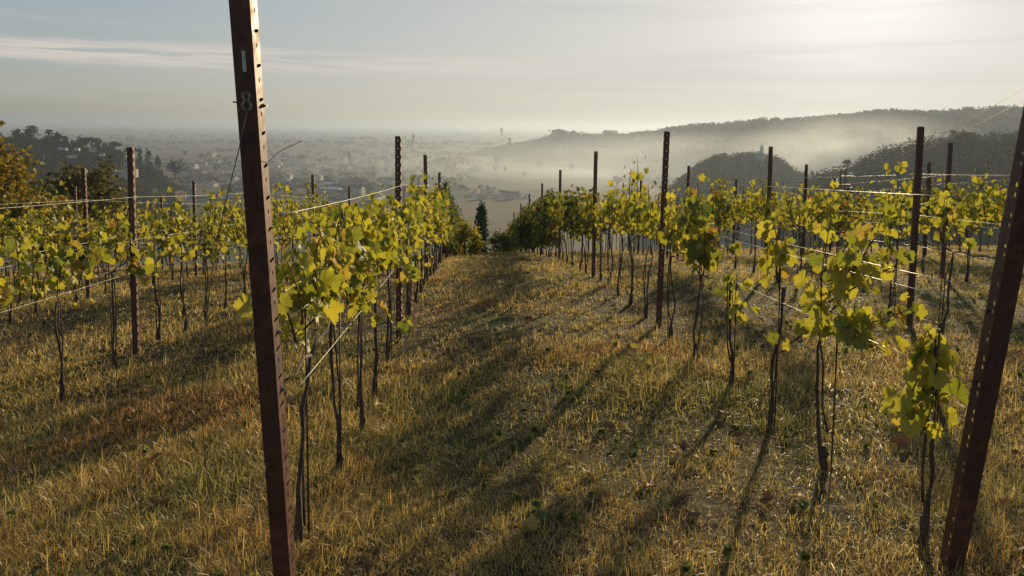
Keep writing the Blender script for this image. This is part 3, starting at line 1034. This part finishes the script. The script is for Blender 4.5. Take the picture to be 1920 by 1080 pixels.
# ------------------------------------------------------------------ power pole and cables
pp = bpy.data.objects.new('power_pole', None); COL.objects.link(pp)
pc = at(1577, 345, 60)
pp.location = (pc.x, 60, float(ground_z(pc.x, 60)))
tag(pp, 'timber frame power pole with pairs of white insulators behind the vines', 'power pole')
top = at(1577, 315, 60).z - pp.location.z
for x in (-.05, .32):
    mb = MB(); mb.tube([(x, 0, -.5), (x, 0, top)], .05, 7); link('pole', mb.mesh('pole', M_STAKE), pp)
mb = MB(); mb.tube([(-.75, -.5, -.5), (-.75, -.5, top-1.0)], .09, 7); link('pole', mb.mesh('pole', M_STAKE), pp)
mb = MB(); mb.tube([(.75, -.2, -.5), (.75, -.2, top-1.55)], .09, 7); link('pole', mb.mesh('pole', M_STAKE), pp)
for z, xa, xb in ((top-.12, -.75, .35), (top-.65, -.05, 1.0), (top-1.35, -.75, .75)):
    mb = MB(); mb.box((xa, -.05, z-.045), (xb, .05, z+.045)); link('cross_arm', mb.mesh('cross_arm', M_STAKE), pp)
m, nt = material('white_ceramic'); out(nt, principled(nt, (.82, .82, .80), .25)); M_CER = m
for x, y, z in ((-.62, -.1, top+.02), (-.45, -.1, top+.02), (.62, -.1, top-.5), (.80, -.1, top-.5), (-.92, -.5, top-1.06), (-.58, -.5, top-1.03)):
    mb = MB(); mb.lathe([(.03, -.06), (.09, -.04), (.10, .03), (.06, .08), (.085, .12), (.03, .17)], 10, (x, y, z)); link('insulator', mb.mesh('insulator', M_CER, True), pp)
for i, (pa, pb, lab) in enumerate((((1594, 328, 60), (2120, 44, 14), 'upper power cable climbing from the power pole into the sky'),
                                   ((1600, 330, 60), (2120, 80, 14), 'lower power cable climbing from the power pole into the sky'))):
    a = pp.location + Vector((.62+.18*i, -.1, top-.36)); b = at(*pb)
    mb = MB(); mb.tube([a.lerp(b, k/20) - Vector((0, 0, .5*4*(k/20)*(1-k/20))) for k in range(21)], .008, 5)
    tag(link('power_cable', mb.mesh('power_cable', M_STAKE)), lab, 'cable', 'power cables')

# ------------------------------------------------------------------ vines
half = [(0, 1.0), (9, .86), (17, .87), (27, .74), (36, .64), (45, .78), (55, .93), (64, .82), (74, .83), (86, .72), (96, .66), (107, .75), (120, .80), (133, .70), (147, .66), (162, .52), (172, .25)]
ha, hr = np.array(half).T
hr = np.where(hr < .5, hr, hr + (1-hr)*.22)
fa = np.concatenate([np.arange(0, 165, 7.5), [172]])
fr = np.interp(fa, ha, hr)*np.where(np.arange(len(fa)) % 2, .93, 1.04)   # toothed edge
outl = [(math.sin(R(a))*r_, math.cos(R(a))*r_) for a, r_ in zip(fa, fr)]
outl = outl + [(0, -.06)] + [(-x, y) for x, y in reversed(outl[1:])]
OUT = np.array(outl)                                                    # leaf outline, tip along +v, stalk at (0,0)
NO = len(OUT)


def leaves(rng, P, tipdir, nrm, size):
    """lobed vine leaves: P stalk ends, tipdir and nrm unit vectors"""
    n = len(P)
    side = np.cross(tipdir, nrm)
    side /= np.linalg.norm(side, axis=1, keepdims=True)
    nrm = np.cross(side, tipdir)
    s = (size*np.clip(rng.normal(.90, .30, n), .35, 1.6))
    fold = rng.uniform(-.25, .65, n); curl = rng.uniform(-.2, .75, n); tw = rng.normal(0, .24, n)
    U, Vv = OUT[:, 0][None], OUT[:, 1][None]
    ring = rng.normal(1, .035, (n, NO))
    U = U*ring; Vv = Vv*ring
    W = np.abs(U)*fold[:, None] - curl[:, None]*(Vv*Vv)*np.sign(Vv+.3)*.5 + tw[:, None]*U*Vv + rng.normal(0, .05, (n, NO))
    ph_ = rng.uniform(0, 6.283, (n, 1)); W = W + .10*np.sin(np.arange(NO)[None]*(6.283*3/NO) + ph_)
    pts = P[:, None, :] + s[:, None, None]*(U[..., None]*side[:, None, :] + Vv[..., None]*tipdir[:, None, :] + W[..., None]*nrm[:, None, :])
    cen = P[:, None, :] + s[:, None, None]*(.22*tipdir[:, None, :])
    V = np.concatenate([pts, cen], 1)
    b = (np.arange(n)*(NO+1))[:, None]
    i = np.arange(NO)[None]
    F = np.stack([b+i, b+(i+1) % NO, np.broadcast_to(b+NO, (n, NO))], -1).reshape(-1, 3)
    return V.reshape(-1, 3), F


def unit(a): return a/np.linalg.norm(a, axis=-1, keepdims=True)


def make_vine(seed, mat, shoots, size=.062, trunk_top=.78, stake=1.05, twin=True, cordon=.42, lean=(0, 0), step=.055, side=.10, skip=.12, bare=0.0, dbl=.65):
    """shoots: list of (y0, z0, y1, z1, x1) canes; leaves grow alternately along them. Row runs along local Y"""
    rng = np.random.default_rng(seed)
    root = bpy.data.objects.new('grape_vine', None)
    COL.objects.link(root)
    root.empty_display_size = .2
    # trunk
    mb = MB()
    pts, rad = [], []
    wob = rng.normal(0, .018, (9, 2)); wob = np.cumsum(wob, 0)*.6
    for k in range(9):
        t = k/8
        pts.append((wob[k, 0]*(1 if k else 0)+lean[0]*t, wob[k, 1]+lean[1]*t, -.06+t*(trunk_top+.06)))
        rad.append(.0112*(1-.35*t)*(1.9 if k == 1 else 1.0)*rng.uniform(.75, 1.3))
    mb.tube(pts, rad, 7)
    if twin:
        o_ = rng.uniform(-.035, .035, 2)
        z0 = rng.uniform(.04, .2)
        mb.tube([(0, 0, z0), (o_[0]*.8, o_[1]+.02, z0+.12), (o_[0]*1.2, o_[1]+.025, z0+.35), (pts[-1][0]+o_[0]*.6, pts[-1][1]+.01, trunk_top)], [.007, .006, .0055, .005], 6)
    mb.tube([(wob[1,0], wob[1,1], .05), (wob[1,0]+.006, wob[1,1], .09), (wob[1,0], wob[1,1]+.005, .13)], [.010, .021, .011], 7)
    tp = Vector(pts[-1])
    if cordon:
        for s in (-1, 1):
            if rng.uniform() < .8:
                mb.tube([tp, tp+Vector((0, s*cordon*.3, .03)), tp+Vector((.01, s*cordon*.7, .02)), tp+Vector((0, s*cordon, .04))], [.008, .007, .005, .004], 6)
    link('trunk', mb.mesh('vine_trunk', M_BARK, True), root)
    if stake:
        mb = MB(); mb.tube([(.022, -.012, -.1), (.018, -.01, stake)], .0042, 6)
        link('stake', mb.mesh('vine_stake', M_STAKE, True), root)
    # canes and leaves
    mb = MB()
    P, T, N, S = [], [], [], []
    for (y0, z0, y1, z1, x1) in shoots:
        a = np.array([tp.x*.6, y0, z0]); e = np.array([x1, y1, z1])
        L = np.linalg.norm(e-a); nn = max(3, int(L/step))
        mid = (a+e)/2 + rng.normal(0, .05, 3)
        tt = np.linspace(0, 1, nn+1)[:, None]
        C = a*(1-tt)**2 + 2*mid*tt*(1-tt) + e*tt**2
        mb.tube([tuple(c) for c in C[::max(1, nn//6)]] + [tuple(e)], list(np.linspace(.0052, .0022, len(C[::max(1, nn//6)])+1)), 4)
        s = 1
        for k in range(1, nn+1):
            s = -s
            if tt[k, 0] < bare or rng.uniform() < skip: continue
            for rep in range(2 if rng.uniform() < dbl else 1):
                ang = rng.uniform(-1.1, 1.1) + (0 if s > 0 else math.pi)
                hd = np.array([math.cos(ang), math.sin(ang), 0.0])
                pet = hd*rng.uniform(.03, side) + np.array([0, 0, rng.uniform(-.02, .05)])
                q = C[k] + pet
                tip = unit(hd*rng.uniform(.1, 1.0) + np.array([0, 0, -1.0]) + rng.normal(0, .35, 3))
                nr = hd + np.array([0, 0, rng.uniform(-.1, .7)]) + rng.normal(0, .45, 3)
                P.append(q); T.append(tip); N.append(nr); S.append(size*(1.0 if tt[k, 0] < .8 else .72))
    link('canes', mb.mesh('vine_canes', M_CANE, True), root)
    P, T, N = np.array(P), np.array(T), unit(np.array(N))
    V, F = leaves(rng, P, T, N, np.array(S))
    link('leaves', mesh_np('vine_leaves', V, [F], mat), root)
    return root


def hedge_shoots(seed, n, low, top, half_=.42, lat=.13, droop=.25):
    r = random.Random(seed)
    res = []
    for k in range(n):
        y0 = -half_+2*half_*(k+.5)/n + r.uniform(-.06, .06)
        z0 = low + r.uniform(0, .08)
        z1 = top*r.uniform(.80, 1.03)
        res.append((y0, z0, y0+r.uniform(-.14, .14), z1, r.uniform(-lat, lat)))
        if r.random() < droop:
            res.append((y0, z0+.15, y0+r.uniform(-.2, .2), low-r.uniform(.0, .16), r.choice([-1, 1])*r.uniform(.1, .25)))
    if r.random() < .22:
        y0 = r.uniform(-.3, .3)
        res.append((y0, top*.8, y0+r.uniform(-.1, .1), top*1.16, r.uniform(-.08, .08)))
    return res


VG = 'grape vines of the vineyard rows'
full = [make_vine(200+i, M_LEAF if i % 4 else M_LEAF_MID, hedge_shoots(300+i, 7, .78, 1.42), .052, step=.048, dbl=.25, skip=.17) for i in range(8)]
thin = [make_vine(230+i, M_LEAF, hedge_shoots(330+i, 4, .78, 1.34, .3, .10, .15), .056, skip=.2) for i in range(4)]
green = [make_vine(260+i, M_LEAF_GREEN if i % 2 else M_LEAF_MID, hedge_shoots(360+i, 8, .68, 1.46, .44, .16, .5), .062) for i in range(6)]
bushy = [make_vine(280+i, M_LEAF_GREEN, hedge_shoots(380+i, 8, .40, 1.52, .46, .2, .9), .062) for i in range(3)]
KIND = {'full': full, 'thin': thin, 'green': green, 'bushy': bushy}
LOOK = {'full': 'leafy yellow vine', 'thin': 'sparse yellow vine', 'green': 'leafy green vine', 'bushy': 'bushy green vine'}
used = set()
vcount = [0]


def place_vine(r_, d, kind, label, rnd, rot=None):
    x = rowx(r_, d) + rnd.uniform(-.03, .03)
    z = float(ground_z(x, d, False))
    k = rnd.randrange(len(KIND[kind]))
    pr = KIND[kind][k]
    o = copy_tree(pr) if pr.name in used else pr
    used.add(pr.name)
    o.location = (x, d, z)
    o.rotation_euler.z = .05 + (math.pi if rnd.random() < .5 else 0) + rnd.uniform(-.12, .12)
    s = rnd.uniform(.93, 1.07)
    o.scale = (s, s, s*rnd.uniform(.96, 1.05))
    tag(o, label, 'vine', VG)
    vcount[0] += 1


def custom(r_, d, label, seed, mat, shoots, **kw):
    x = rowx(r_, d)
    o = make_vine(seed, mat, shoots, **kw)
    o.location = (x, d, float(ground_z(x, d, False)))
    o.rotation_euler.z = .05
    tag(o, label, 'vine', VG)
    vcount[0] += 1


# the young vines at the head of the first row right of the aisle, one by one
custom('R1', 2.97, 'small yellow vine with low foliage right beside the leaning end post', 401, M_LEAF,
       [(0, .88, -.02, .48, -.04), (0, .85, .03, .5, .06), (-.02, .85, -.10, .55, .0), (.02, .8, .10, .46, -.06), (0, .65, .02, .92, -.02)], trunk_top=.5, stake=.92, cordon=0, step=.042, side=.07, size=.052, dbl=.4)
custom('R1', 3.80, 'large sprawling yellow green vine, second from the leaning end post', 402, M_LEAF,
       [(0, .72, -.1, 1.28, -.10), (.05, .8, .10, 1.22, .12), (.0, .9, -.25, 1.15, .18), (0, .95, -.38, 1.42, .02), (0, .75, -.32, .95, .22), (.1, .8, .12, .68, -.22), (-.1, .85, -.28, .72, .12), (0, 1.0, -.2, 1.2, .05)],
       trunk_top=.74, stake=.85, cordon=.2, step=.038, side=.10, size=.057, skip=.05)
custom('R1', 4.54, 'slim upright yellow vine, third from the leaning end post', 403, M_LEAF,
       [(0, .85, .03, 1.30, .02), (0, .95, -.05, 1.28, -.06), (.02, .9, .06, 1.1, .07)], trunk_top=.88, stake=.95, cordon=0, step=.05, side=.08, size=.06)
custom('R1', 5.29, 'short sparse vine with one low tuft of yellow leaves', 404, M_LEAF,
       [(0, .82, .12, .60, -.10), (0, .8, -.14, .62, .08), (0, .7, .05, .50, .1), (0, .62, -.04, .5, .04)], trunk_top=.78, stake=.85, cordon=0, step=.05, side=.07, size=.056)
custom('R1', 6.08, 'wide leafy vine forking low, just before the second post right of aisle', 405, M_LEAF_MID,
       [(-.05, .72, -.35, 1.35, -.12), (0, .75, .0, 1.48, -.05), (.05, .72, .30, 1.40, .05), (.1, .8, .42, 1.1, .16), (-.1, .8, -.45, 1.0, .12), (0, .9, .15, 1.2, .2), (0, .85, -.12, 1.3, -.18)],
       trunk_top=.70, stake=0, cordon=.3, step=.05, side=.10)
# head of the first row left of the aisle
for i, d in enumerate((3.08, 3.85, 4.55, 5.3, 6.25)):
    nsh = (6, 8, 8, 8, 8)[i]
    custom('L1', d, 'big leaved yellow green vine, %s past the numbered end post' % ORD[i], 420+i, M_LEAF,
           hedge_shoots(440+i, nsh, (.96, .93, .88, .84, .82)[i], (1.34, 1.42, 1.40, 1.42, 1.45)[i], (.22, .36, .40, .40, .40)[i], (.08, .12, .14, .14, .14)[i], (0, .1, .15, .3, .3)[i]), size=.056, trunk_top=.86, step=.042, side=.11, skip=.06, dbl=.8)

rnd = random.Random(21)
for r_ in ('L1', 'R1', 'L2', 'R2', 'L3', 'R3', 'R4', 'L4', 'R5', 'R6'):
    ds = POSTS[r_]
    for i in range(len(ds)):
        d0 = ds[i]
        d1 = ds[i+1] if i+1 < len(ds) else ds[i]+4.2
        n = 5
        for k in range(n):
            d = d0 + (d1-d0)*(k+.62)/(n+.24) + rnd.uniform(-.08, .08)
            x = rowx(r_, d)
            z = float(ground_z(x, d, False))
            if r_ == 'L1' and i == 0: continue
            if r_ == 'R1' and i == 0 and k < 4: continue
            if r_ in ('L3', 'L4', 'R4', 'R5', 'R6') and d > 24.5: continue
            if r_ in ('L2', 'R2', 'R3') and d > 27: continue
            p_ = project((x, d, z+1.1))
            if p_ is None or p_[0] < -70 or p_[0] > 1990: continue
            if r_ == 'R2' and d < 9.5 and k in (1, 3): continue
            if r_ == 'R2' and 7.2 < d < 9.6: kind = 'thin'
            elif r_ == 'R2' and d < 7.2: kind = 'thin'
            elif r_ == 'L1': kind = 'full' if d < 12.5 else 'green' if d < 18 else 'bushy'
            elif r_ == 'R1': kind = ('full' if rnd.random() < .75 else 'thin') if d < 11.5 else 'green' if d < 17 else 'bushy'
            elif r_[0] == 'L': kind = 'full' if d < 13 or rnd.random() < .6 else 'green'
            else: kind = 'full' if rnd.random() < (.8 if d > 13 else 1.1) else 'green'
            look = LOOK[kind]
            if i < 4:
                lab = '%s, %s past the %s post in the %s' % (look, ORD[k], ORD[i], ROWNAME[r_])
            else:
                lab = 'small distant vine past the %s post in the %s' % (ORD[i], ROWNAME[r_])
            place_vine(r_, d, kind, lab, rnd)
print('vines', vcount[0])
for lst in KIND.values():
    for pr in lst:
        if pr.name not in used:
            for c in list(pr.children): bpy.data.objects.remove(c)
            bpy.data.objects.remove(pr)

# ------------------------------------------------------------------ grass
rng = np.random.default_rng(4)
NT_ = 46000
q = rng.uniform(0, 1, NT_)
lo, hi, pw = 1.15, 34.0, .25
dd = (lo**pw + q*(hi**pw-lo**pw))**(1/pw)
aa = rng.uniform(R(-43), R(43), NT_)
n_near = 13000                                                          # finer turf close by
dd = np.concatenate([dd, rng.uniform(1.2, 6.5, n_near)]); aa = np.concatenate([aa, rng.uniform(R(-42), R(42), n_near)])
NT_ = len(dd)
cx = dd*np.tan(aa)*.98; cy = dd.copy()
ln = fbm(cx*.9, cy*.9, 31)                                              # tall and short patches
keep = rng.uniform(size=NT_) < .55 + .45*np.clip((ln-.3)*3, 0, 1)
cx, cy, dd, ln = cx[keep], cy[keep], dd[keep], ln[keep]
nt_ = len(cx)
BL = 17
spread = np.clip(.026+.0065*dd, 0, .2)
bx = np.repeat(cx, BL) + rng.normal(size=nt_*BL)*np.repeat(spread, BL)
by = np.repeat(cy, BL) + rng.normal(size=nt_*BL)*np.repeat(spread, BL)
D_ = np.repeat(dd, BL)
nb = len(bx)
outx, outy = bx-np.repeat(cx, BL), by-np.repeat(cy, BL)
phi = np.arctan2(outy, outx) + rng.normal(0, .55, nb)
lean = np.abs(rng.normal(1.0, .45, nb))
tuft = np.repeat(np.clip(rng.lognormal(0, .35, nt_), .55, 1.6), BL)
hgt = tuft*(.026 + .030*np.clip(np.repeat(ln, BL)*1.5-.25, 0, 1)) * np.clip(rng.lognormal(0, .42, nb), .35, 2.3)
wid = np.clip(.0012*D_, .0029, .02)*rng.uniform(.6, 1.3, nb)
bz = ground_z(bx, by) - .012
# colour: patches of straw, rust brown and green
g1 = fbm(bx*.55+3, by*.42, 41); g2 = fbm(bx*1.9, by*1.9, 44); g3 = rng.uniform(size=nb)
green = np.clip((g1-.52)*3.4 + (g2-.5)*2.2 + (g3-.5)*.9, 0, 1)[:, None]
rust = np.clip((fbm(bx*.8+9, by*.8, 47)-.56)*4 + (g3-.5)*.5, 0, 1)[:, None]
straw = np.array([.60, .43, .13]); brown = np.array([.50, .27, .08]); gr = np.array([.33, .30, .075])
th_ = np.repeat(rng.uniform(-.42, .28, nt_), BL)[:, None]
green = np.clip(green+th_, 0, 1); rust = np.clip(rust-th_*.6, 0, 1)
col = (straw*(1-rust)+brown*rust)*(1-green) + gr*green
col *= rng.uniform(.55, 1.3, (nb, 1))*np.repeat(rng.uniform(.72, 1.25, nt_), BL)[:, None]
dirx, diry = np.cos(phi), np.sin(phi)
th2 = phi + np.pi/2 + rng.normal(0, .5, nb)
sx, sy = np.cos(th2)*wid/2, np.sin(th2)*wid/2
B0 = np.stack([bx, by, bz], 1)
l1, l2 = lean*.5, lean*1.35
B1 = B0 + np.stack([dirx*np.sin(l1), diry*np.sin(l1), np.cos(l1)], 1)*(hgt*.5)[:, None]
B2 = B1 + np.stack([dirx*np.sin(l2), diry*np.sin(l2), np.cos(l2)], 1)*(hgt*.55)[:, None]
Sd = np.stack([sx, sy, 0*sx], 1)
V = np.stack([B0-Sd, B0+Sd, B1+Sd*.75, B1-Sd*.75, B2], 1).reshape(-1, 3)
b = np.arange(nb)*5
Fq = np.stack([b, b+1, b+2, b+3], 1); Ft = np.stack([b+3, b+2, b+4], 1)
tag(link('grass', mesh_np('grass', V, [Fq, Ft], M_GRASS, False, np.repeat(col, 5, 0))), kind='stuff')
print('grass blades', nb)
# fallen vine leaves and flat broad-leaved weeds in the turf
def flat_leaves(name, n, mat, size, seed, tilt, lo, hi, rosette=1):
    rg = np.random.default_rng(seed)
    d = rg.uniform(lo, hi, n); a = rg.uniform(R(-42), R(42), n)
    x, y = d*np.tan(a), d
    x = np.repeat(x, rosette); y = np.repeat(y, rosette)
    m_ = len(x)
    ph = rg.uniform(0, 6.283, m_)
    t = unit(np.stack([np.cos(ph), np.sin(ph), rg.uniform(-.1, tilt, m_)], 1))
    nr = unit(np.stack([rg.normal(0, .35, m_), rg.normal(0, .35, m_), np.ones(m_)], 1))
    P = np.stack([x, y, ground_z(x, y)+rg.uniform(.015, .05, m_)], 1)
    V, F = leaves(rg, P, t, nr, np.full(m_, size))
    tag(link(name, mesh_np(name, V, [F], mat)), kind='stuff')


M_FALL = leaf_mat('fallen_leaf', [(0, (.10, .05, .02)), (.5, (.26, .13, .04)), (.8, (.42, .26, .06)), (1, (.45, .36, .08))], .3)
M_WEED = leaf_mat('weed_leaf', [(0, (.10, .15, .03)), (.6, (.17, .21, .045)), (1, (.24, .25, .06))], .45)
flat_leaves('fallen_leaves', 330, M_FALL, .042, 71, .4, 1.6, 14)
flat_leaves('broad_leaved_weeds', 230, M_WEED, .022, 72, 1.1, 1.5, 11, 8)

# ------------------------------------------------------------------ haze
def vol_mat(name, dens, col, g_):
    m = bpy.data.materials.new(name)
    m.use_nodes = True
    t = m.node_tree
    t.nodes.clear()
    v = t.nodes.new('ShaderNodeVolumePrincipled')
    v.inputs['Color'].default_value = (*col, 1)
    v.inputs['Density'].default_value = dens
    v.inputs['Anisotropy'].default_value = g_
    t.links.new(v.outputs[0], t.nodes.new('ShaderNodeOutputMaterial').inputs['Volume'])
    return m


mb = MB(); mb.box((-15500, -260, PLAIN-1.2), (15500, 15500, 29))
tag(link('haze', mb.mesh('haze', vol_mat('haze', .00031, (.46, .55, .66), .45))), kind='stuff')
# low mist lying in the side valley between the knoll and the far ridge: dense in the middle, thinning to nothing
def mist(loc, rad, dens, name='valley_mist'):
    m = bpy.data.materials.new(name)
    m.use_nodes = True
    t = NT(m.node_tree)
    p = objpos(t)
    ln = t.n('ShaderNodeVectorMath', operation='LENGTH'); t.put(ln.inputs[0], p)
    f = t.math('SUBTRACT', 1.0, ln.outputs['Value'], clamp=True)
    f = t.math('MULTIPLY', f, t.math('ADD', .35, smooth(t, t.noise(p, 2.6, 3), .3, .7)))
    v = t.n('ShaderNodeVolumePrincipled')
    v.inputs['Color'].default_value = (.84, .92, 1.0, 1)
    v.inputs['Anisotropy'].default_value = .5
    t.put(v.inputs['Density'], t.math('MULTIPLY', f, dens))
    t.t.links.new(v.outputs[0], t.n('ShaderNodeOutputMaterial').inputs['Volume'])
    mb = MB()
    mb.lathe([(math.sin(math.pi*k/14)+1e-4, -math.cos(math.pi*k/14)) for k in range(15)], 28)
    o = link(name, mb.mesh(name, m, True), None, loc)
    o.scale = rad
    tag(o, kind='stuff')


mist((330, 760, -52), (700, 300, 54), .0030)
mist((262, 560, -24), (110, 90, 40), .008)
SC.cycles.volume_step_rate = 2.0
SC.cycles.volume_max_steps = 128
print('objects', len(bpy.data.objects))
